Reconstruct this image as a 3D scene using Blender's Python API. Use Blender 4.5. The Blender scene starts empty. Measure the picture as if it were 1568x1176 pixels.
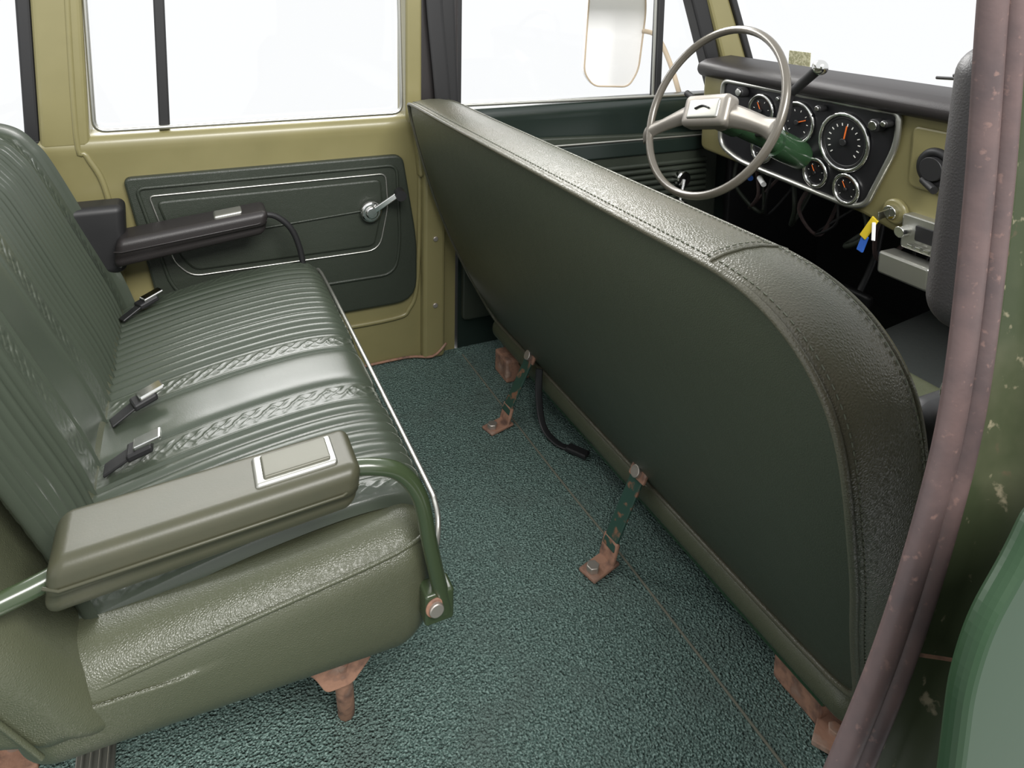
import bpy, bmesh, math, random
from mathutils import Vector, Matrix
random.seed(3)
scn=bpy.context.scene
COL=scn.collection
V=Vector
# ---------------------------------------------------------------- materials
def mat(name,col,rough=.5,metal=0,bump=None,var=None,spec=.5,coat=0,sheen=0):
    m=bpy.data.materials.new(name);m.use_nodes=True
    nt=m.node_tree;N=nt.nodes;L=nt.links;b=N["Principled BSDF"]
    b.inputs["Base Color"].default_value=(*col,1);b.inputs["Roughness"].default_value=rough
    b.inputs["Metallic"].default_value=metal;b.inputs["Specular IOR Level"].default_value=spec
    b.inputs["Coat Weight"].default_value=coat;b.inputs["Coat Roughness"].default_value=.15
    b.inputs["Sheen Weight"].default_value=sheen
    tc=N.new("ShaderNodeTexCoord")
    last=None
    for (kind,scale,strength,dist) in (bump or []):
        if kind=='v':
            t=N.new("ShaderNodeTexVoronoi");t.feature='F1';o=t.outputs["Distance"]
        elif kind=='e':
            t=N.new("ShaderNodeTexVoronoi");t.feature='DISTANCE_TO_EDGE';o=t.outputs["Distance"]
        else:
            t=N.new("ShaderNodeTexNoise");t.inputs["Detail"].default_value=3;o=t.outputs["Fac"]
        t.inputs["Scale"].default_value=scale
        L.new(tc.outputs["Object"],t.inputs["Vector"])
        bp=N.new("ShaderNodeBump");bp.inputs["Strength"].default_value=strength;bp.inputs["Distance"].default_value=dist
        L.new(o,bp.inputs["Height"])
        if last: L.new(last.outputs[0],bp.inputs["Normal"])
        last=bp
    if last: L.new(last.outputs[0],b.inputs["Normal"])
    if var:
        prev=None
        for (scale,c2,lo,hi) in var:
            t=N.new("ShaderNodeTexNoise");t.inputs["Scale"].default_value=scale;t.inputs["Detail"].default_value=5
            L.new(tc.outputs["Object"],t.inputs["Vector"])
            mr=N.new("ShaderNodeMapRange");mr.inputs["From Min"].default_value=lo;mr.inputs["From Max"].default_value=hi
            L.new(t.outputs["Fac"],mr.inputs["Value"])
            mx=N.new("ShaderNodeMix");mx.data_type='RGBA'
            L.new(mr.outputs[0],mx.inputs["Factor"])
            if prev: L.new(prev,mx.inputs["A"])
            else: mx.inputs["A"].default_value=(*col,1)
            mx.inputs["B"].default_value=(*c2,1)
            prev=mx.outputs["Result"]
        L.new(prev,b.inputs["Base Color"])
    return m
GR=[('e',330,.5,.0014),('n',60,.12,.004)]
M_vinyl=mat("green_vinyl",(.064,.071,.043),.35,bump=GR,var=[(3,(.078,.083,.051),.4,.7)])
M_panel=mat("green_vinyl_panel",(.046,.054,.035),.40,bump=[('e',340,.5,.0013),('n',25,.12,.006)])
M_rim=mat("green_vinyl_rim",(.098,.092,.064),.32,bump=[('e',240,.55,.0018),('n',60,.12,.004)],var=[(5,(.076,.079,.053),.4,.7)])
M_stitch=mat("stitching",(.13,.14,.10),.6)
M_pleat=mat("green_vinyl_pleat",(.052,.064,.047),.28,bump=[('n',500,.25,.0006)])
M_arm=mat("armrest_vinyl",(.058,.057,.035),.36,spec=.35,bump=[('n',300,.1,.0008)],var=[(8,(.045,.048,.030),.4,.7)])
M_dtrim=mat("dark_trim_vinyl",(.028,.035,.025),.45,bump=GR)
M_olive=mat("olive_paint",(.225,.202,.092),.36,bump=[('n',18,.06,.004)],var=[(6,(.20,.18,.08),.4,.7)],coat=.2)
M_carpet=mat("carpet_teal",(.070,.116,.101),.95,bump=[('v',230,1.0,.006),('n',120,.7,.006)],var=[(260,(.27,.38,.345),.42,.66),(7,(.125,.17,.153),.5,.8)],spec=.1)
M_seam=mat("carpet_seam",(.13,.13,.10),.9)
M_chrome=mat("chrome",(.75,.75,.73),.14,1)
M_silver=mat("brushed_silver",(.50,.50,.46),.35,.9)
M_lid=mat("ashtray_lid_metal",(.10,.10,.075),.42,.2)
M_black=mat("black_rubber",(.014,.014,.015),.5)
M_blackp=mat("black_padding",(.022,.019,.019),.45,bump=[('e',300,.3,.001)])
M_gpaint=mat("green_paint",(.022,.055,.024),.25,bump=[('n',12,.05,.004)],coat=.4)
M_dooredge=mat("door_edge_paint",(.014,.036,.015),.4,spec=.3,bump=[('n',12,.05,.004)])
M_tube=mat("tube_paint",(.038,.056,.026),.25,coat=.4)
M_gdark=mat("dark_green_paint",(.012,.020,.016),.3,coat=.3)
M_jamb=mat("jamb_paint",(.036,.046,.023),.42,spec=.3,bump=[('n',22,.15,.006)],var=[(11,(.060,.066,.038),.48,.66),(70,(.20,.18,.12),.62,.70),(26,(.11,.065,.045),.64,.72)])
M_strap=mat("strap_paint",(.022,.060,.045),.4,var=[(45,(.20,.10,.06),.56,.64)])
M_rust=mat("rusty_metal",(.33,.18,.12),.75,bump=[('n',120,.5,.002)],var=[(40,(.14,.08,.06),.45,.65),(20,(.38,.26,.20),.58,.7)])
M_seal=mat("weatherstrip_rubber",(.095,.065,.062),.45,spec=.35,bump=[('n',90,.2,.002)],var=[(25,(.065,.048,.048),.4,.65),(160,(.14,.09,.08),.62,.72)])
M_wheel=mat("wheel_plastic",(.12,.108,.088),.26,.2,coat=.4)
M_spoke=mat("wheel_spoke_metal",(.27,.25,.22),.34,.5)
M_beige=mat("beige_trim",(.55,.45,.33),.4)
M_white=mat("white_paint",(.95,.95,.95),.9,spec=.1)
M_gauge=mat("gauge_face",(.012,.012,.014),.35)
M_mark=mat("gauge_marks",(.75,.75,.7),.5)
M_orange=mat("needle_orange",(.8,.16,.02),.5)
M_yellow=mat("key_tag_yellow",(.75,.55,.03),.5)
M_blue=mat("key_tag_blue",(.03,.12,.5),.5)
M_paper=mat("plate_paper",(.35,.34,.2),.7,var=[(120,(.6,.58,.4),.45,.6)])
M_bolt=mat("bolt_zinc",(.55,.5,.45),.4,.8)
M_rub=mat("floor_dark",(.02,.024,.022),.9,bump=[('n',80,.5,.004)])
# glass
M_glass=bpy.data.materials.new("window_glass");M_glass.use_nodes=True
nt=M_glass.node_tree;nt.nodes.clear()
o=nt.nodes.new("ShaderNodeOutputMaterial");mx=nt.nodes.new("ShaderNodeMixShader");tr=nt.nodes.new("ShaderNodeBsdfTransparent");gl=nt.nodes.new("ShaderNodeBsdfGlossy")
gl.inputs["Roughness"].default_value=.02;mx.inputs[0].default_value=.015
nt.links.new(tr.outputs[0],mx.inputs[1]);nt.links.new(gl.outputs[0],mx.inputs[2]);nt.links.new(mx.outputs[0],o.inputs[0])
# ---------------------------------------------------------------- helpers
PAR=None
def group(name):
    global PAR
    e=bpy.data.objects.new(name,None);COL.objects.link(e);e.empty_display_size=.05;PAR=e;return e
def mk(name,verts,faces,m,smooth=True):
    me=bpy.data.meshes.new(name);me.from_pydata([tuple(v) for v in verts],[],faces);me.update()
    bm=bmesh.new();bm.from_mesh(me);bmesh.ops.recalc_face_normals(bm,faces=bm.faces);bm.to_mesh(me);bm.free()
    if smooth:
        for p in me.polygons:p.use_smooth=True
    ob=bpy.data.objects.new(name,me);COL.objects.link(ob);me.materials.append(m)
    if PAR is not None: ob.parent=PAR
    return ob
def autosm(ob,ang=40):
    bm=bmesh.new();bm.from_mesh(ob.data)
    for e in bm.edges:
        if len(e.link_faces)==2 and e.calc_face_angle(0)>math.radians(ang): e.smooth=False
    bm.to_mesh(ob.data);bm.free()
def bevel(ob,w,s=3,ang=40):
    b=ob.modifiers.new("b",'BEVEL');b.width=w;b.segments=s;b.limit_method='ANGLE';b.angle_limit=math.radians(ang)
    b.harden_normals=False
    return ob
def axis_samples(lo,hi,r,k=5,n=8):
    h=(hi-lo)/2;r=min(r,h*.999)
    a=[]
    for i in range(k):
        t=i/k*math.pi/4
        a.append(r-r*math.tan(math.pi/4-t))
    left=[lo+x for x in a]
    mid=[lo+r+(hi-lo-2*r)*i/n for i in range(n+1)]
    right=[hi-x for x in reversed(a)]
    return left+mid+right
def rbox(name,lo,hi,r,m,fn=None,n=(8,8,8),k=4):
    S=[axis_samples(lo[i],hi[i],r,k,n[i]) for i in range(3)]
    inner=[(lo[i]+min(r,(hi[i]-lo[i])/2*.999),hi[i]-min(r,(hi[i]-lo[i])/2*.999)) for i in range(3)]
    verts=[];idx={};faces=[]
    def vid(i,j,l):
        key=(i,j,l)
        if key in idx:return idx[key]
        p=V((S[0][i],S[1][j],S[2][l]))
        c=V([min(max(p[a],inner[a][0]),inner[a][1]) for a in range(3)])
        d=p-c
        if d.length>1e-9: p=c+d.normalized()*r
        idx[key]=len(verts);verts.append(fn(p) if fn else p);return idx[key]
    L=[len(s) for s in S]
    for a in range(3):
        b,c=(a+1)%3,(a+2)%3
        for end in (0,L[a]-1):
            for i in range(L[b]-1):
                for j in range(L[c]-1):
                    q=[]
                    for (di,dj) in ((0,0),(1,0),(1,1),(0,1)):
                        t=[0,0,0];t[a]=end;t[b]=i+di;t[c]=j+dj;q.append(vid(*t))
                    faces.append(q)
    return mk(name,verts,faces,m)
def box(name,lo,hi,m,bw=.004,s=2):
    x0,y0,z0=lo;x1,y1,z1=hi
    vs=[(x,y,z) for x in(x0,x1) for y in(y0,y1) for z in(z0,z1)]
    fs=[(0,1,3,2),(4,6,7,5),(0,4,5,1),(2,3,7,6),(0,2,6,4),(1,5,7,3)]
    ob=mk(name,vs,fs,m,False)
    if bw: bevel(ob,bw,s)
    return ob
def smooth_path(pts,n=8,cyc=False):
    pts=[V(p) for p in pts];out=[]
    N=len(pts);rng=range(N if cyc else N-1)
    for i in rng:
        if cyc: p0,p1,p2,p3=pts[i-1],pts[i],pts[(i+1)%N],pts[(i+2)%N]
        else: p0,p1,p2,p3=pts[max(i-1,0)],pts[i],pts[i+1],pts[min(i+2,N-1)]
        for j in range(n):
            t=j/n
            out.append(.5*((2*p1)+(-p0+p2)*t+(2*p0-5*p1+4*p2-p3)*t*t+(-p0+3*p1-3*p2+p3)*t**3))
    if not cyc: out.append(pts[-1])
    return out
def tube(name,pts,r,m,sm=0,cyc=False,seg=10,flat=None):
    P=smooth_path(pts,sm,cyc) if sm else [V(p) for p in pts]
    n=len(P);verts=[];faces=[]
    T=[]
    for i in range(n):
        if cyc: t=P[(i+1)%n]-P[i-1]
        else: t=P[min(i+1,n-1)]-P[max(i-1,0)]
        T.append(t.normalized())
    up=V((0,0,1)) if abs(T[0].z)<.9 else V((1,0,0))
    u=(up-T[0]*up.dot(T[0])).normalized()
    for i in range(n):
        if flat:
            uu=V(flat[2]);u=(uu-T[i]*uu.dot(T[i])).normalized()
        else: u=(u-T[i]*u.dot(T[i])).normalized()
        w=T[i].cross(u)
        rr=r(i/(n-1)) if callable(r) else r
        for s in range(seg):
            a=2*math.pi*s/seg
            if flat: verts.append(P[i]+w*(flat[0]*math.copysign(abs(math.cos(a))**.5,math.cos(a)))+u*(flat[1]*math.copysign(abs(math.sin(a))**.5,math.sin(a))))
            else: verts.append(P[i]+u*rr*math.cos(a)+w*rr*math.sin(a))
    for i in range(n if cyc else n-1):
        k=(i+1)%n
        for s in range(seg):
            s2=(s+1)%seg
            faces.append((i*seg+s,i*seg+s2,k*seg+s2,k*seg+s))
    if not cyc:
        faces.append(tuple(range(seg)));faces.append(tuple((n-1)*seg+s for s in range(seg)))
    ob=mk(name,verts,faces,m);autosm(ob,60);return ob
def rpoly(pts,r,seg=5):
    out=[];n=len(pts)
    for i in range(n):
        p0,p,p1=V(pts[i-1]),V(pts[i]),V(pts[(i+1)%n])
        rr=r[i] if isinstance(r,(list,tuple)) else r
        a=(p0-p);b=(p1-p)
        rr=min(rr,a.length*.45,b.length*.45)
        A=p+a.normalized()*rr;B=p+b.normalized()*rr
        for k in range(seg+1):
            t=k/seg;out.append((1-t)**2*A+2*t*(1-t)*p+t*t*B)
    return out
def prism(name,pts,c0,c1,m,axis=1,bw=.003,fn=None,s=2):
    def P(p,c):
        q={1:V((p[0],c,p[1])),0:V((c,p[0],p[1])),2:V((p[0],p[1],c))}[axis]
        return fn(q) if fn else q
    n=len(pts);vs=[P(p,c0) for p in pts]+[P(p,c1) for p in pts]
    fs=[tuple(range(n)),tuple(range(n,2*n))]+[(i,(i+1)%n,n+(i+1)%n,n+i) for i in range(n)]
    ob=mk(name,vs,fs,m,False)
    if bw: bevel(ob,bw,s,50)
    return ob
def disc(name,c,axis,r,th,m,seg=24,bw=.0015):
    ax=V(axis).normalized();c=V(c)
    u=ax.orthogonal().normalized();w=ax.cross(u)
    vs=[];
    for o_ in(-th/2,th/2):
        for s in range(seg):
            a=2*math.pi*s/seg;vs.append(c+ax*o_+u*r*math.cos(a)+w*r*math.sin(a))
    fs=[tuple(range(seg)),tuple(range(seg,2*seg))]+[(i,(i+1)%seg,seg+(i+1)%seg,seg+i) for i in range(seg)]
    ob=mk(name,vs,fs,m);autosm(ob,40)
    if bw: bevel(ob,bw,2,50)
    return ob
def ring(name,c,axis,R,r,m,seg=32):
    ax=V(axis).normalized();u=ax.orthogonal().normalized();w=ax.cross(u);c=V(c)
    return tube(name,[c+u*R*math.cos(2*math.pi*i/seg)+w*R*math.sin(2*math.pi*i/seg) for i in range(seg)],r,m,cyc=True,seg=8)
def bar(name,p1,p2,w,th,side,m,bw=.002):
    p1,p2=V(p1),V(p2);t=(p2-p1).normalized();s=V(side);s=(s-t*s.dot(t)).normalized();nn=t.cross(s)
    vs=[p+s*a*w/2+nn*b*th/2 for p in(p1,p2) for a in(-1,1) for b in(-1,1)]
    fs=[(0,1,3,2),(4,6,7,5),(0,4,5,1),(2,3,7,6),(0,2,6,4),(1,5,7,3)]
    ob=mk(name,vs,fs,m,False);bevel(ob,bw,2);return ob
def grid(name,P,nu,nv,m,smooth=True):
    vs=[P(i/(nu-1),j/(nv-1)) for i in range(nu) for j in range(nv)]
    fs=[(i*nv+j,(i+1)*nv+j,(i+1)*nv+j+1,i*nv+j+1) for i in range(nu-1) for j in range(nv-1)]
    return mk(name,vs,fs,m,smooth)
# ================================================================ FLOOR
group("floor")
box("carpet",(-1.3,-.62,-.03),(1.25,1.10,0),M_carpet,0)
box("footwell_mat",(1.25,-.62,-.03),(2.5,1.10,-.004),M_rub,0)
tube("carpet_seam_line",[(.81,-.5,.001),(.812,.1,.001),(.805,.4,.001),(.80,1.05,.001)],.0025,M_seam,sm=6)
group("trim_1")
box("sill_plate",(-.185,-.60,0),(-.13,.25,.008),M_silver,.002)
for i in range(4): box("rib_%d"%i,(-.177+i*.012,-.60,.008),(-.173+i*.012,.25,.012),M_silver,.001)
# ================================================================ LEFT WALL (driver side)
YW=1.10
group("wall_left")
def sill(lo,hi,name,m,z=.79,y0=YW):
    prof=[(y0,-.02),(y0,z-.10),(y0-.004,z-.05),(y0-.006,z-.035),(y0-.004,z-.018),(y0+.004,z-.006),(y0+.018,z),(y0+.07,z+.004),(y0+.12,z-.01),(y0+.12,-.02)]
    n=len(prof);vs=[(x,p[0],p[1]) for x in(lo,hi) for p in prof]
    fs=[tuple(range(n)),tuple(range(n,2*n))]+[(i,(i+1)%n,n+(i+1)%n,n+i) for i in range(n)]
    ob=mk(name,vs,fs,m,True);autosm(ob,50)
    return ob
sill(-1.3,.79,"lower_body",M_olive)
box("pillar_rear",(-.325,YW-.005,.76),(-.215,YW+.10,1.32),M_olive,.012,3)
box("pillar_centre",(.625,YW-.005,.76),(.675,YW+.10,1.32),M_olive,.01,3)
box("pillar_centre_dark",(.672,YW+.01,.76),(.80,YW+.11,1.32),M_blackp,.01,3)
box("header_rail",(-1.3,YW-.01,1.22),(2.0,YW+.10,1.32),M_olive,.02,3)
sw=[(-.245,1.3),(-.245,.80),(-.225,.74),(-.19,.66),(-.165,.5),(-.15,.25),(-.13,.17),(-.08,.145),(.3,.145),(.58,.145),(.635,.17),(.66,.25),(.668,.5),(.665,.70),(.64,.775),(.55,.775)]
tube("swage_outer",[(x,YW-.002,z) for x,z in sw[:15]],.0075,M_olive,sm=5)
box("pillar_flange",(.672,YW-.035,0),(.745,YW+.02,.74),M_olive,.012,3)
prism("pillar_gusset",[(.64,.80),(.672,.80),(.745,.70),(.745,.6),(.66,.6)],YW-.03,YW+.02,M_olive,bw=.008)
tube("rocker_rust_line",[(.40,YW-.008,.006),(.62,YW-.01,.010),(.70,YW-.04,.012),(.745,YW-.045,.05)],.004,M_rust,sm=4)
for (x,z) in((.71,.63),(.71,.40),(.71,.18)): disc("flange_screw",(x,YW-.037,z),(0,1,0),.008,.006,M_bolt)
group("door_trim_panel")
P1=rpoly([(-.145,.675),(.61,.675),(.655,.40),(.655,.20),(.10,.20),(-.06,.24)],[.02,.03,.05,.07,.05,.05])
prism("panel_board",P1,YW-.02,YW+.01,M_dtrim,bw=.006)
P2=rpoly([(-.115,.645),(.59,.645),(.60,.40),(.585,.30),(.02,.30),(-.04,.36)],[.02,.03,.05,.06,.06,.04])
tube("panel_emboss",[(p[0],YW-.020,p[1]) for p in P2],.005,M_dtrim,cyc=True)
P3=rpoly([(-.085,.622),(.555,.622),(.562,.52),(.535,.385),(.01,.385),(-.03,.43)],[.012,.02,.03,.04,.04,.02])
tube("chrome_bead",[(p[0],YW-.022,p[1]) for p in P3],.0026,M_silver,cyc=True,seg=8)
prism("panel_centre_pad",rpoly([(-.07,.607),(.54,.607),(.546,.52),(.52,.40),(.02,.40),(-.015,.44)],.02),YW-.027,YW-.01,M_dtrim,bw=.006)
tube("panel_groove",[(.2,YW-.03,.50),(.545,YW-.03,.52)],.003,M_dtrim)
group("window_crank")
disc("boss",(.505,YW-.040,.515),(0,1,0),.032,.022,M_chrome,bw=.006)
disc("boss_cap",(.505,YW-.054,.515),(0,1,0),.019,.012,M_chrome,bw=.004)
bar("arm",(.51,YW-.055,.52),(.575,YW-.07,.565),.018,.008,(0,0,1),M_chrome,.003)
tube("knob",[(.585,YW-.065,.572),(.582,YW-.09,.572),(.58,YW-.105,.572)],.016,M_black,seg=14)
def frame(name,pts,r,m,w=.007,y=YW+.03):
    Q=rpoly(pts,r);tube(name,[(p[0],y,p[1]) for p in Q],w,m,cyc=True,seg=8)
group("window_1")
frame("rubber_seal",[(-.205,.80),(.615,.80),(.605,1.21),(-.21,1.21)],.03,M_silver,.006,YW+.01)
box("sliding_divider",(-.055,YW+.02,.79),(-.028,YW+.05,1.25),M_black,.004)
prism("glass_pane",[(-.21,.79),(.62,.79),(.61,1.22),(-.21,1.22)],YW+.045,YW+.048,M_glass,bw=0)
group("window_2")
box("seal_post",(-.356,YW+.0,.78),(-.325,YW+.06,1.25),M_black,.006)
box("seal_sill",(-.9,YW+.0,.77),(-.325,YW+.06,.79),M_black,.006)
prism("glass_pane",[(-.9,.78),(-.33,.78),(-.33,1.22),(-.9,1.22)],YW+.045,YW+.048,M_glass,bw=0)
# ------------ driver door
group("door_1")
sill(.80,1.90,"door_shell",M_gdark,z=.80,y0=YW)
prism("door_card",rpoly([(.81,.70),(1.84,.66),(1.84,.10),(.81,.10)],.02),YW-.02,YW+.01,M_dtrim,bw=.006)
tube("sill_chrome",[(.81,YW+.012,.812),(1.3,YW+.012,.806),(1.83,YW+.012,.80)],.006,M_silver)
box("door_band",(.81,YW-.03,.60),(1.83,YW-.01,.655),M_gdark,.006)
tube("band_bead_top",[(.81,YW-.03,.665),(1.83,YW-.03,.655)],.004,M_silver)
for i in range(7): tube("pleat_%d"%i,[(.85,YW-.022,.56-i*.022),(1.78,YW-.022,.56-i*.022)],.010,M_dtrim)
disc("crank_boss",(1.66,YW-.04,.50),(0,1,0),.03,.03,M_chrome,bw=.006)
tube("crank_arm",[(1.66,YW-.055,.50),(1.64,YW-.065,.45),(1.63,YW-.07,.42)],.008,M_chrome)
tube("crank_knob",[(1.63,YW-.06,.42),(1.63,YW-.10,.42)],.014,M_chrome)
tube("lock_handle",[(1.60,YW-.03,.73),(1.66,YW-.05,.72),(1.74,YW-.06,.70)],.009,M_black,sm=4)
group("window_3")
box("division_bar",(1.562,YW+.015,.80),(1.59,YW+.05,1.25),M_black,.005)
tube("division_chrome",[(1.557,YW+.02,.80),(1.55,YW+.02,1.25)],.005,M_silver)
prism("front_frame",[(1.66,1.25),(1.74,1.25),(1.885,.80),(1.83,.80)],YW+.0,YW+.06,M_black,bw=.008)
box("frame_rear",(.79,YW+.02,.79),(.815,YW+.07,1.25),M_black,.005)
prism("glass_pane",[(.80,.80),(1.85,.80),(1.70,1.22),(.80,1.22)],YW+.045,YW+.048,M_glass,bw=0)
group("seat_belt")
tube("webbing",[(.70,YW-.01,1.3),(.715,YW-.01,1.1),(.735,YW-.012,.9),(.75,YW-.012,.72)],.01,M_black,sm=4,flat=(.026,.003,(0,1,0)))
tube("webbing_fold",[(.75,YW-.005,1.3),(.765,YW-.0,1.0),(.775,YW-.0,.80)],.01,M_black,sm=4,flat=(.022,.003,(0,1,0)))
group("wall_front")
prism("a_pillar",[(1.70,1.32),(1.79,1.32),(1.995,.86),(1.90,.80)],YW-.01,YW+.07,M_olive,bw=.012)
prism("a_pillar_seal",[(1.79,1.32),(1.82,1.32),(2.02,.86),(1.99,.86)],YW-.02,YW+.05,M_black,bw=.006)
box("firewall",(2.40,-.62,-.03),(2.44,1.12,.85),M_black,.01)
box("kick_panel",(1.90,YW-.02,-.03),(2.42,YW+.02,.85),M_black,.01)
box("cowl",(1.96,-.70,.78),(2.42,1.14,.86),M_olive,.03,4)
group("window_4")
vs=[(2.06,-.62,.86),(2.06,1.06,.86),(1.80,1.04,1.32),(1.80,-.60,1.32)]
mk("glass_pane",vs,[(0,1,2,3)],M_glass,False)
tube("lower_seal",[(2.06,-.62,.865),(2.09,.22,.865),(2.06,1.06,.865)],.012,M_black,sm=6)
group("registration_plate")
bar("plate",(1.965,.885,.955),(1.965,.79,.955),.055,.003,(0,0,1),M_paper,.001)
group("windshield_wiper")
tube("arm",[(2.13,.14,.90),(2.14,.28,.965),(2.14,.40,.945)],.006,M_black,sm=4)
tube("blade",[(2.12,.16,.955),(2.12,.44,.935)],.005,M_black)
# ================================================================ SIDE MIRROR
group("side_mirror")
yM=1.40
MP=rpoly([(1.445,1.20),(1.43,.86),(1.475,.805),(1.64,.795),(1.685,.86),(1.71,1.10),(1.70,1.20)],[.04,.03,.03,.03,.04,.05,.04])
prism("housing",MP,yM,yM+.02,M_white,bw=.002)
tube("rim",[(p[0],yM-.002,p[1]) for p in MP],.0035,M_beige,cyc=True)
tube("bracket_arm",[(1.70,yM,1.02),(1.735,yM-.05,1.00),(1.75,yM-.12,.9),(1.74,yM-.2,.79)],.010,M_beige,sm=5)
# ================================================================ DASHBOARD
group("dashboard")
XD=1.70
prism("lower_panel",rpoly([(1.02,.90),(-.62,.90),(-.62,.60),(.22,.56),(.34,.585),(1.02,.62)],[.03,.03,.03,.05,.03,.03]),XD,XD+.10,M_olive,axis=0,bw=.012,s=3)
prof=[(1.665,.885),(1.65,.905),(1.655,.93),(1.69,.945),(1.80,.955),(2.02,.90),(2.02,.86),(1.75,.86),(1.70,.88)]
nP=len(prof)
vs=[];ys=[1.04,.9,.5,.1,-.3,-.62]
for y in ys:
    for (x,z) in prof: vs.append((x+ (0.03*abs((y-.2)/.85)**2),y,z))
fs=[tuple(range(nP)),tuple((len(ys)-1)*nP+i for i in range(nP))]
for a in range(len(ys)-1):
    for i in range(nP): fs.append((a*nP+i,a*nP+(i+1)%nP,(a+1)*nP+(i+1)%nP,(a+1)*nP+i))
ob=mk("padded_top",vs,fs,M_blackp,True);bevel(ob,.012,3,25)
CL=rpoly([(.90,.885),(.235,.885),(.235,.80),(.31,.618),(.36,.60),(.80,.625),(.90,.66)],[.03,.02,.04,.03,.03,.04,.04])
prism("cluster_face",CL,XD-.012,XD+.01,M_gauge,axis=0,bw=.004)
tube("cluster_bezel",[(XD-.014,p[0],p[1]) for p in CL],.0085,M_silver,cyc=True)
def gauge(y,z,r,nt=8,a0=-220,a1=40,ne=-60,nm="gauge"):
    ring(nm+"_bezel",(XD-.018,y,z),(1,0,0),r,.006,M_chrome)
    ring(nm+"_inner",(XD-.014,y,z),(1,0,0),r*.86,.004,M_black)
    disc(nm+"_face",(XD-.012,y,z),(1,0,0),r*.97,.008,M_gauge,bw=0)
    for i in range(nt):
        a=math.radians(a0+(a1-a0)*i/(nt-1))
        c=V((XD-.0175,y-math.cos(a)*r*.68,z+math.sin(a)*r*.68*-1))
        c2=V((XD-.0175,y-math.cos(a)*r*.58,z+math.sin(a)*r*.58*-1))
        bar(nm+"_tick",c,c2,r*.035,.001,(0,-math.sin(a),math.cos(a)),M_mark,0.0001)
    a=math.radians(ne)
    bar(nm+"_needle",(XD-.020,y,z),(XD-.020,y+math.cos(a)*r*.6,z-math.sin(a)*r*.6),r*.05,.0015,(0,math.sin(a),math.cos(a)),M_orange,.0003)
    disc(nm+"_hub",(XD-.021,y,z),(1,0,0),r*.13,.006,M_black)
gauge(.395,.775,.080,14,ne=-100,nm="speedometer")
gauge(.565,.80,.060,8,ne=200,nm="fuel_gauge")
gauge(.485,.665,.040,6,ne=-60,nm="temp_gauge")
gauge(.375,.645,.040,6,ne=-60,nm="oil_gauge")
gauge(.70,.69,.042,6,nm="amp_gauge")
gauge(.715,.81,.05,6,nm="clock_gauge")
for (y,z,r_) in((.79,.86,.017),(.83,.80,.014),(.285,.845,.018),(.255,.855,.010),(.47,.86,.010),(.62,.865,.008)):
    disc("knob",(XD-.03,y,z),(1,0,0),r_,.03,M_black,bw=.003);disc("knob_cap",(XD-.047,y,z),(1,0,0),r_*.7,.006,M_chrome)
ring("heater_bezel",(XD-.01,.125,.765),(1,0,0),.04,.012,M_black);disc("heater_knob",(XD-.02,.125,.765),(1,0,0),.03,.03,M_black)
tube("heater_lever",[(XD-.02,.15,.73),(XD-.05,.10,.72)],.01,M_black)
disc("ignition_bezel",(XD-.008,.225,.625),(1,0,0),.034,.02,M_olive,bw=.006)
disc("ignition_lock",(XD-.024,.225,.625),(1,0,0),.018,.02,M_chrome)
prism("radio_body",rpoly([(.19,.635),(.02,.635),(.02,.545),(.19,.545)],.01),XD-.03,XD+.05,M_silver,axis=0,bw=.004)
prism("radio_dial",rpoly([(.15,.615),(.05,.615),(.05,.575),(.15,.575)],.005),XD-.034,XD-.02,M_black,axis=0,bw=.002)
for i in range(5): bar("radio_key",(XD-.036,.15-i*.022,.562),(XD-.05,.15-i*.022,.562),.014,.008,(0,1,0),M_chrome,.001)
disc("radio_knob",(XD-.045,.175,.592),(1,0,0),.014,.03,M_chrome)
prism("ashtray",rpoly([(.22,.53),(.08,.53),(.08,.47),(.22,.47)],.01),XD-.07,XD-.01,M_silver,axis=0,bw=.006)
prism("upper_switch_plate",rpoly([(.20,.86),(.0,.86),(.0,.70),(.20,.70)],.02),XD-.008,XD+.01,M_olive,axis=0,bw=.006)
bar("key",(XD-.035,.225,.625),(XD-.075,.225,.62),.022,.003,(0,0,1),M_chrome)
bar("yellow_tag",(XD-.07,.235,.61),(XD-.075,.265,.55),.02,.006,(0,1,.5),M_yellow)
bar("blue_tag",(XD-.07,.26,.555),(XD-.075,.27,.51),.018,.008,(0,1,.3),M_blue)
bar("white_tag",(XD-.075,.235,.60),(XD-.085,.225,.555),.010,.004,(0,1,.3),M_white)
for i in range(9):
    y=.25+i*.085
    tube("wire_%d"%i,[(1.80,y,.60),(1.78,y+random.uniform(-.05,.05),.50),(1.84,y+random.uniform(-.1,.1),.42),(1.95,y+random.uniform(-.05,.05),.55)],.004+.002*(i%3),[M_black,M_seal,M_dtrim][i%3],sm=6,seg=8)
tube("blue_connector",[(1.72,.80,.585),(1.70,.76,.575)],.010,M_blue)
tube("white_connector",[(1.72,.74,.58),(1.70,.70,.57)],.009,M_white)
group("brake_pedal")
rbox("pad",(1.98,.50,.16),(2.01,.62,.22),.012,M_black,n=(1,4,3))
tube("pedal_arm",[(2.0,.56,.19),(2.08,.56,.35),(2.10,.56,.62)],.012,M_black,sm=4)
group("accelerator_pedal")
rbox("pad",(2.10,.26,.03),(2.25,.33,.05),.008,M_black,fn=lambda p:V((p.x,p.y,p.z+(p.x-2.1)*.9)),n=(4,2,1))
group("transmission_tunnel")
rbox("tunnel",(1.45,.02,-.1),(2.4,.40,.16),.09,M_rub,fn=lambda p:V((p.x,p.y,p.z+(p.x-1.45)*.12 if p.z>0 else p.z)),n=(6,4,3))
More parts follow.
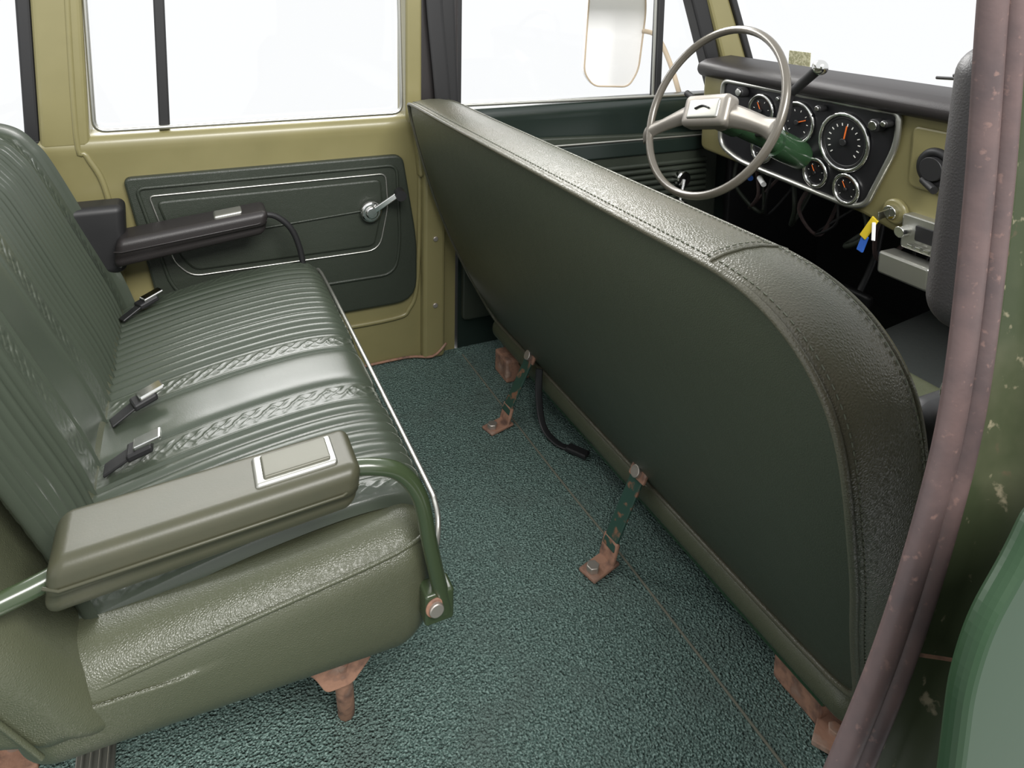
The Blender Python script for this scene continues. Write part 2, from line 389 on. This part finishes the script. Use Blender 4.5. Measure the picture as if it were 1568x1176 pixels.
# ================================================================ STEERING
group("steering_wheel")
cW=V((1.335,.545,.86));nW=V((1,0,-.45)).normalized()
e1=V((0,1,0));e2=nW.cross(e1).normalized()
if e2.z<0:e2=-e2
RW=.245
def W(a,b,c=0):return cW+e1*a+e2*b-nW*c
tube("rim",[W(RW*math.cos(2*math.pi*i/72),RW*math.sin(2*math.pi*i/72)) for i in range(72)],.0115,M_wheel,cyc=True,seg=14)
for sgn in(1,-1):
    def SP(u,v,sgn=sgn):
        x=.035+u*(RW-.046 if sgn>0 else RW-.038);w=.036-.016*math.sin(u*math.pi*.5)+.014*max(0,u-.8)*5
        y=(v-.5)*2*w -.058*u**1.4-sgn*.052*u
        return W(sgn*x,y-.005,-.02+ .014*math.cos((v-.5)*math.pi)+.008*(1-u)+.01)
    g=grid("spoke_%s"%("l" if sgn>0 else "r"),SP,14,10,M_spoke)
    s=g.modifiers.new("s",'SOLIDIFY');s.thickness=.012;s.offset=0
ca,sa=math.cos(.22),math.sin(.22)
def hubfn(p):
    x,y=p.x*1.3,p.y*1.3
    return W(x*ca+y*sa,-x*sa+y*ca-.006,p.z)
rbox("horn_pad",(-.065,-.036,-.02),(.065,.036,.030),.014,M_spoke,fn=hubfn,n=(6,4,2))
rbox("horn_emblem",(-.045,-.022,.022),(.045,.022,.034),.006,M_silver,fn=hubfn,n=(6,4,1))
tube("emblem_mark",[hubfn(V((-.02,0,.036))),hubfn(V((0,.006,.036))),hubfn(V((.02,0,.036)))],.003,M_black,sm=4)
tube("hub_skirt",[cW+nW*-.0,cW+nW*.05],lambda t:.035+.008*t,M_spoke,seg=20)
group("steering_column")
tube("column_tube",[cW+nW*.045,cW+nW*.40],.034,M_gpaint,seg=22)
tube("column_collar",[cW+nW*.05,cW+nW*.10],.042,M_gpaint,seg=22)
tube("column_base",[cW+nW*.26,cW+nW*.38],.045,M_gpaint,seg=22)
tube("turn_signal",[cW+nW*.06,cW+nW*.06+e1*.10+e2*.02,cW+nW*.06+e1*.17+e2*.035],.006,M_chrome,sm=3)
tube("turn_signal_tip",[cW+nW*.06+e1*.165+e2*.034,cW+nW*.06+e1*.20+e2*.045],.010,M_black)
group("gear_shifter")
tube("lever",[(1.47,.53,.79),(1.49,.475,.80),(1.50,.435,.85),(1.50,.425,.905),(1.50,.41,.93)],.009,M_black,sm=6)
tube("grip",[(1.50,.416,.925),(1.50,.345,.99)],lambda t:.012+.002*t,M_black,seg=14)
rbox("knob",(1.481,.314,.979),(1.521,.354,1.019),.0195,M_chrome,n=(1,1,1))
# ================================================================ REAR BENCH
group("rear_bench_seat")
Y0,Y1=-.008,1.0
def band(y):
    if y<.036: return 'e',(y+.008)/.044
    if y<.25: return 'p',(y-.036)/.214*7
    if y<.33: return 'e',(y-.25)/.08
    if y<.46: return 's',(y-.33)/.13
    if y<.54: return 'e',(y-.46)/.08
    if y<.93: return 'p',(y-.54)/.39*13
    return 'e',(y-.93)/.07
def disp(y,s):
    k,t=band(y)
    d=0
    if k=='p':
        f=t-math.floor(t);d=.0100*math.sqrt(max(0,1-(2*f-1)**2))-.002
    elif k=='s': d=.007*math.sqrt(max(0,1-abs(2*t-1)**6))
    else:
        q=max(0,1-abs(2*t-1)**6)
        a=s*2*math.pi/.050
        tt=2*math.pi*t
        val=math.sin(a+2.0*math.sin(tt))*math.cos(1.5*tt+1.3*math.sin(a))
        v2=math.sin(2*a-1.5*math.cos(tt))*math.sin(tt+math.cos(a))
        sc=math.exp(-(val/.26)**2)*.7+math.exp(-((v2-.6)/.22)**2)*.6
        env=max(0,1-((t-.5)/.27)**4)
        edge=math.exp(-((t-.12)/.03)**2)+math.exp(-((t-.88)/.03)**2)
        d=.004*q+.0014*sc*env+.0012*edge
    e=min(y-Y0,Y1-y)
    if e<.03: d-=.022*(1-math.sqrt(max(0,1-(1-e/.03)**2)))
    return d
def insert(name,prof,nu,nv):
    P=smooth_path([(x,0,z) for x,z in prof],10)
    L=[0]
    for i in range(1,len(P)):L.append(L[-1]+(P[i]-P[i-1]).length)
    def at(s):
        for i in range(1,len(P)):
            if s<=L[i]+1e-9:
                t=(s-L[i-1])/(L[i]-L[i-1]);d=(P[min(i+1,len(P)-1)]-P[max(i-2,0)]).normalized();return P[i-1].lerp(P[i],t),V((-d.z,0,d.x))
        return P[-1],V((0,0,1))
    cache={}
    def F(u,v):
        if u not in cache: cache[u]=at(u*L[-1])
        p,nn=cache[u];y=Y0+(Y1-Y0)*v
        return V((p.x,y,p.z))+nn*disp(y,u*L[-1])
    return grid(name,F,nu,nv,M_pleat)
insert("seat_cushion_pleated",[(-.20,.345),(-.1,.372),(.05,.402),(.19,.418),(.28,.416),(.318,.400),(.332,.37),(.332,.335)],280,600)
def cf(p):
    z=p.z; x=p.x; y=p.y
    if y<.2: y-= .022*math.sin(max(0,min(1,(z-.16)/.25))*math.pi)
    z+= (x-.05)*.09 if z>.3 else -(x-.05)*.04
    if z<.25: x=x-.03*(.25-z)/.09*max(0,x)/.33
    return V((x,y,z))
rbox("seat_cushion_body",(-.22,-.062,.195),(.325,1.002,.376),.055,M_vinyl,fn=cf,n=(16,20,10),k=7)
tube("trim_front",[(.325,-.062,.34),(.333,-.05,.375),(.338,-.02,.390),(.340,.05,.392),(.341,.5,.39),(.340,.95,.385),(.33,1.0,.38)],.0045,M_silver,sm=8)
tube("welt_side",[(-.17,-.072,.310),(-.05,-.077,.332),(.1,-.075,.350),(.26,-.070,.368),(.315,-.052,.374),(.330,-.03,.372)],.0035,M_vinyl,sm=8)
bo=V((-.14,0,.35));bu=V((-.455,0,.891)).normalized();bn=V((.891,0,.455)).normalized()
insert("backrest_pleated",[(-.135,.32),(-.17,.43),(-.235,.58),(-.305,.74),(-.335,.79),(-.365,.822),(-.41,.835),(-.46,.82)][::1],300,600)
def bf(p):
    y=p.y;n_=p.x;t=p.z
    if y<.2: y-=.022*math.sin(max(0,min(1,(t+.2)/.75))*math.pi)
    if t<.12: 
        k=min(1,(.12-t)/.2);t+=k*(-n_)*1.15
        n_+=.012*k*(1 if n_>-.06 else 0)
    return bo+bu*t+bn*n_+V((0,y,0))
rbox("backrest_body",(-.17,-.088,-.145),(-.010,1.005,.515),.045,M_vinyl,fn=bf,n=(8,20,20),k=6)
bw_=[bf(V((-.07,-.091,t))) for t in (-.13,-.05,.05,.2,.4,.5)]
tube("backrest_welt",bw_,.0035,M_vinyl,sm=6)
prism("leg_plate",rpoly([(.10,.22),(.245,.22),(.235,.165),(.205,.13),(.165,.13),(.15,.16)],.01),-.025,-.017,M_rust,bw=.002)
tube("leg_foot",[(.19,-.015,.17),(.20,.01,.08),(.21,.05,.0)],.014,M_rust,sm=4)
prism("leg_plate_far",rpoly([(.10,.21),(.245,.21),(.205,.0),(.165,.0)],.01),.86,.87,M_rust,bw=.002)
box("rear_foot",(-.31,.15,0),(-.235,.25,.012),M_rust,.003)
disc("rear_foot_bolt",(-.27,.20,.016),(0,0,1),.014,.012,M_bolt)
box("rear_riser",(-.29,.22,.0),(-.25,.24,.33),M_rust,.003)
box("rear_riser_far",(-.29,.9,.0),(-.25,.93,.33),M_rust,.003)
def armrest(tag,yc,m,dz=0,lo=.487,hi=.562,wd=.052,tilt=.06):
    def T(x,y,z):return V((x+(z-.5)*.12,yc+y,z+dz+(x-.19)*tilt))
    def f(p):
        x,y,z=p.x,p.y,p.z
        if z<.515:
            y=y*(.80);z+=.006*max(0,(x+.16)/.35)
        return T(x,y,z)
    rbox("armrest_"+tag,(-.165,-wd,lo),(.195,wd,hi),.018,m,fn=f,n=(12,6,4),k=5)
    tube("armrest_seam_"+tag,[T(-.167,-wd+.011,.53),T(-.15,-wd-.0015,.53),T(.17,-wd-.0015,.53),T(.193,-wd+.011,.53)],.0022,m)
    return T
T=armrest("near",-.075,M_arm)
def tp(lo,hi,nm,m,r=.004):
    rbox(nm,lo,hi,r,m,fn=lambda p:T(p.x,p.y,p.z),n=(4,4,1),k=3)
tp((.060,-.031,.553),(.165,.031,.567),"ashtray_frame",M_silver,.005)
tp((.070,-.024,.562),(.156,.024,.5705),"ashtray_lid",M_lid,.003)
tube("armrest_tube_front",[(.17,-.075,.53),(.22,-.085,.528),(.262,-.09,.51),(.290,-.094,.465),(.304,-.096,.39),(.316,-.097,.33),(.328,-.097,.275)],.0115,M_tube,sm=8,seg=16)
tube("armrest_tube_rear",[(-.14,-.085,.502),(-.19,-.10,.497),(-.26,-.11,.492),(-.42,-.11,.49)],.0125,M_tube,sm=6,seg=16)
rbox("tube_clamp",(.295,-.105,.262),(.34,-.07,.312),.005,M_tube,n=(2,2,2))
disc("clamp_bolt",(.310,-.108,.292),(0,1,0),.011,.012,M_bolt)
disc("clamp_washer",(.310,-.106,.292),(0,1,0),.015,.004,M_rust)
T=armrest("far",1.0,M_blackp,.028,.485,.56,.056,.10)
tp((.06,-.034,.553),(.13,.02,.567),"armrest_chrome",M_silver,.005)
tube("armrest_far_tube",[(.17,.98,.57),(.22,.985,.56),(.262,.985,.52),(.285,.985,.46),(.295,.985,.40)],.008,M_black,sm=8,seg=14)
rbox("armrest_far_base",(-.3,.99,.45),(-.14,1.08,.63),.02,M_black,n=(3,3,3))
for (x,y,a) in((-.105,.90,.3),(-.095,.44,.1),(-.095,.285,-.2)):
    d=V((.05,.01+a*.05,.014))
    p=V((x,y,.402))
    bar("buckle_strap",p-d*.9+V((0,0,-.012)),p,.035,.005,(0,1,0),M_black)
    bar("buckle_body",p-d*.2,p+d*.6,.040,.014,(0,1,0),M_black,.004)
    bar("buckle_chrome",p+d*.0+V((0,0,.010)),p+d*.85+V((0,0,.010)),.032,.008,(0,1,0),M_chrome,.003)
# ================================================================ FRONT BENCH
group("front_bench_seat")
def Xr(z):
    t=max(0,min(1,(z-.12)/.72));return .61+.391*(.84-z)-.035*math.sin(math.pi*t)
ctrl=[(-.28,.150),(-.1,.145),(.3,.145),(.7,.145),(.93,.148),(.975,.17),(.985,.22),(1.0,.40),(1.01,.62),(1.02,.76),(1.018,.825),(.98,.843),(.7,.842),(.4,.842),(.0,.842),(-.25,.842),(-.33,.840),(-.39,.828),(-.44,.80),(-.475,.755),(-.49,.70),(-.49,.62),(-.475,.50),(-.45,.40),(-.41,.26),(-.385,.19),(-.35,.16)]
OUT=[(p.x,p.y) for p in smooth_path([(a,b,0) for a,b in ctrl],6,True)]
n=len(OUT)
CY,CZ=.3,.5
nor=[]
for i in range(n):
    a=V(OUT[i-1]);b=V(OUT[(i+1)%n]);t=(b-a).normalized();nn=V((t.y,-t.x))
    c=V(OUT[i])-V((min(max(OUT[i][0],-.2),.85),CZ))
    if nn.dot(c)<0: nn=-nn
    nor.append(nn)
def ringpts(dx,off):
    r=[]
    for i in range(n):
        y=OUT[i][0]+nor[i].x*off;z=OUT[i][1]+nor[i].y*off
        r.append(V((Xr(OUT[i][1])+dx,y,z)))
    return r
def loft(name,rings,m,cyc=True):
    vs=[p for r in rings for p in r];fs=[]
    k=len(rings[0])
    for a in range(len(rings)-1):
        for i in range(k if cyc else k-1): fs.append((a*k+i,a*k+(i+1)%k,(a+1)*k+(i+1)%k,(a+1)*k+i))
    return mk(name,vs,fs,m)
inner=[]
for f in [0,.04,.1,.2,.35,.5,.7,.85,1.0]:
    r=[]
    for i in range(n):
        y,z=OUT[i];sy=min(max(y,-.22),.85);sz=.48
        yy=y+(sy-y)*f;zz=z+(sz-z)*f
        bul=.010*(1-(1-min(1,f/.35))**2)
        r.append(V((Xr(zz)-bul+.002,yy,zz)))
    inner.append(r)
loft("back_panel",inner,M_panel)
loft("back_rim",[ringpts(d,o) for d,o in((.0,-.004),(.0,.002),(.008,.007),(.03,.012),(.06,.015),(.09,.014),(.12,.009),(.14,.001),(.155,-.014),(.160,-.035))],M_rim)
loft("back_front_face",[ringpts(.160,-.035),ringpts(.165,-.08)]+[[V((Xr(OUT[i][1]+( .48-OUT[i][1]))+.165,min(max(OUT[i][0],-.22),.85),.48)) for i in range(n)]],M_vinyl)
tube("welt_rear",[p for p in ringpts(-.001,.003)],.0055,M_rim,seg=8,cyc=True)
tube("seam_front",[p for p in ringpts(.128,.0065)][:],.0022,M_rim,seg=6,cyc=True)
def stitches(name,pts,L=.006,gap=.005,r=.0010):
    pts=[V(p) for p in pts];cum=[0]
    for i in range(1,len(pts)):cum.append(cum[-1]+(pts[i]-pts[i-1]).length)
    def at(s):
        for i in range(1,len(pts)):
            if cum[i]>=s: return pts[i-1].lerp(pts[i],(s-cum[i-1])/max(1e-9,cum[i]-cum[i-1]))
        return pts[-1]
    vs=[];fs=[];s=0
    while s+L<cum[-1]:
        a,b=at(s),at(s+L);t=(b-a).normalized();u=t.orthogonal().normalized();w=t.cross(u);k=len(vs)
        for p in(a,b):
            for q in range(4):
                an=math.pi/2*q;vs.append(p+u*r*math.cos(an)+w*r*math.sin(an))
        fs+=[(k+q,k+(q+1)%4,k+4+(q+1)%4,k+4+q) for q in range(4)]
        s+=L+gap
    return mk(name,vs,fs,M_stitch)
i0=next(i for i in range(n) if OUT[i][1]>.24 and OUT[i][0]>.9)
stitches("stitch_rear",[ringpts(.012,.0090)[i] for i in range(i0,n)])
stitches("stitch_front",[ringpts(.118,.0108)[i] for i in range(i0,n)])
seam_i=min(range(n),key=lambda i:abs(OUT[i][0]+.30)+(0 if OUT[i][1]>.8 else 9))
tube("cross_seam",[ringpts(d,o+.001)[seam_i] for d,o in((.0,.002),(.008,.007),(.03,.012),(.06,.015),(.09,.014),(.12,.009),(.14,.001))],.0022,M_rim)
stitches("stitch_cross",[ringpts(d,o+.0022)[seam_i-1] for d,o in((.0,.002),(.008,.007),(.03,.012),(.06,.015),(.09,.014),(.12,.009))])
rbox("base_roll",(.865,-.37,.085),(.955,.985,.150),.030,M_vinyl,n=(3,20,2),k=5)
rbox("seat_cushion",(.95,-.37,.12),(1.42,.985,.40),.06,M_vinyl,n=(6,14,4))
box("seat_frame_rail",(.90,-.30,.05),(.95,.95,.09),M_gpaint,.004)
for i,y in enumerate((.66,.14)):
    a=V((.765,y,.012));b=V((.862,y+.012,.190))
    bar("strap_bar_%d"%i,a+(b-a)*.12,a+(b-a)*.9,.040,.006,(0,1,0),M_strap)
    bar("strap_foot_%d"%i,V((.712,y-.018,.006)),V((.785,y,.008)),.046,.008,(0,1,0),M_rust,.003)
    bar("strap_foot_bend_%d"%i,V((.772,y,.006)),a+(b-a)*.22,.050,.008,(0,1,0),M_rust,.003)
    disc("strap_bolt_%d"%i,(.730,y-.014,.016),(0,0,1),.014,.013,M_bolt,seg=6)
    bar("strap_top_%d"%i,a+(b-a)*.84,a+(b-a)*1.06,.052,.008,(0,1,0),M_rust,.003)
    disc("strap_rivet_%d"%i,b-V((.014,0,.012)),(-.88,0,.47),.013,.014,M_bolt)
    bar("strap_tab_%d"%i,b+V((-.004,-.03,.0)),b+V((.03,-.03,-.02)),.03,.006,(0,1,.6),M_rust)
box("near_bracket_box",(.905,-.29,.0),(.975,-.19,.07),M_rust,.006)
bar("near_bracket_tongue",(.90,-.29,.012),(.93,-.34,.012),.07,.01,(1,0,0),M_rust)
disc("near_bracket_bolt",(.915,-.315,.020),(0,0,1),.012,.012,M_rust,seg=6)
box("far_bracket_box",(.86,.84,.0),(.94,.93,.07),M_rust,.006)
bar("latch_lever",(.872,-.465,.70),(.880,-.468,.80),.018,.005,(1,0,0),M_chrome)
disc("latch_pivot",(.875,-.468,.70),(0,1,0),.02,.012,M_chrome)
tube("latch_link",[(.875,-.465,.70),(.90,-.46,.60)],.009,M_rust)
rbox("latch_cover",(.86,-.46,.30),(1.10,-.40,.66),.03,M_black,n=(3,2,4))
group("seat_belt_strap")
tube("webbing",[(.850,.61,.17),(.845,.60,.10),(.845,.57,.03),(.86,.52,.008),(.885,.48,.008)],.004,M_black,sm=6,flat=(.010,.0025,(0,0,1)))
bar("buckle",(.875,.49,.012),(.905,.44,.012),.026,.012,(1,0,0),M_black,.003)
# ================================================================ NEAR SIDE BODY (jamb)
group("door_2")
path=smooth_path([(.468,0,1.42),(.470,0,1.30),(.472,0,1.19),(.479,0,1.06),(.477,0,.92),(.460,0,.83),(.430,0,.74),(.39,0,.66),(.34,0,.57),(.27,0,.46),(.17,0,.36)],8)
PN=[]
for i in range(len(path)):
    t=(path[min(i+1,len(path)-1)]-path[max(i-1,0)]).normalized();PN.append(V((-t.z,0,t.x)) if (-t.z)>0 else V((t.z,0,-t.x)))
def jstrip(name,secs,m):
    rings=[[path[i]+PN[i]*o+V((0,y,0)) for i in range(len(path))] for o,y in secs]
    return loft(name,rings,m,False)
def arc(c,yc,r,rz,a0,a1,n_=8):
    return [(c+r*math.cos(math.radians(a0+(a1-a0)*i/n_)),yc+rz*math.sin(math.radians(a0+(a1-a0)*i/n_))) for i in range(n_+1)]
jstrip("weatherstrip",[(.16,-.655),(.05,-.690)]+arc(.014,-.701,.012,.011,175,345,10)+arc(.033,-.703,.010,.011,190,345,8)+[(.044,-.69)],M_seal)
jstrip("jamb_flange",[(.040,-.69),(.047,-.696),(.050,-.700),(.085,-.702),(.093,-.706),(.10,-.715),(.108,-.735),(.118,-.745),(.18,-.75),(.25,-.75),(.6,-.75)],M_jamb)
tube("jamb_drip_bead",[path[i]+PN[i]*.052+V((0,-.702,0)) for i in range(len(path))],.003,M_jamb)
tube("jamb_outer_bead",[path[i]+PN[i]*.112+V((0,-.745,0)) for i in range(len(path))],.005,M_gpaint)
tube("jamb_rust_edge",[path[i]+PN[i]*.0475+V((0,-.7035,0)) for i in range(len(path))],.0016,M_rust,seg=6)
tube("jamb_rust_step",[(.470,-.706,.720),(.50,-.707,.705),(.535,-.712,.690)],.0014,M_rust,sm=3,seg=6)
disc("jamb_plug",(.525,-.706,.655),(0,1,0),.012,.006,M_bolt)
tube("jamb_seal_lip",[path[i]+PN[i]*.0238+V((0,-.706,0)) for i in range(len(path))],.0012,M_rust)
prism("rear_door_edge",rpoly([(.445,.90),(.428,.875),(.400,.845),(.388,.81),(.385,.60),(.70,.60),(.70,.90)],[.01,.02,.02,.02,.01,.01,.01]),-.79,-.775,M_dooredge,bw=.006,s=3)
rbox("belt_pillar_trim",(.618,-.66,.89),(.71,-.575,1.155),.03,M_blackp,n=(3,3,10),fn=lambda p:V((p.x+(p.z-.9)*.05,p.y,p.z)))
group("wall_right")
box("rocker_panel",(-1.3,-.74,-.12),(2.4,-.62,.02),M_gpaint,.02,3)
box("front_door_lower",(1.0,-.72,.0),(2.0,-.66,.75),M_black,.02,3)
# ================================================================ LIGHT
W_=bpy.data.worlds.new("World");scn.world=W_;W_.use_nodes=True
bg=W_.node_tree.nodes["Background"];bg.inputs[0].default_value=(.965,.98,.988,1);bg.inputs[1].default_value=1.03
def area(name,loc,target,sx,sy,e,col=(1,1,1)):
    l=bpy.data.lights.new(name,'AREA');l.shape='RECTANGLE';l.size=sx;l.size_y=sy;l.energy=e;l.color=col
    o=bpy.data.objects.new(name,l);COL.objects.link(o);o.location=loc
    o.rotation_euler=(V(target)-V(loc)).to_track_quat('-Z','Y').to_euler();return o
area("studio_softbox",(.6,-2.6,3.2),(.5,.2,.3),2.5,1.2,230,(1,.98,.95))
area("studio_softbox_far",(.6,3.4,3.0),(.3,.2,.4),4.0,1.6,240,(1,.99,.97))
scn.view_settings.view_transform='Standard'
scn.view_settings.look='None'
# ================================================================ CAMERA
Yc=V((-516,155,-1100)).normalized();Xc=V((2375.6,102,-1100)).normalized();Zc=Xc.cross(Yc).normalized()
R=Matrix((Xc,Yc,Zc))
cam=bpy.data.cameras.new("camera");co=bpy.data.objects.new("camera",cam);COL.objects.link(co)
co.matrix_world=Matrix.Translation((0,-1.0,1.2))@R.to_4x4()
cam.sensor_width=36;cam.lens=36*1100/1568;cam.shift_y=-468/1568;cam.clip_start=.01
scn.camera=co
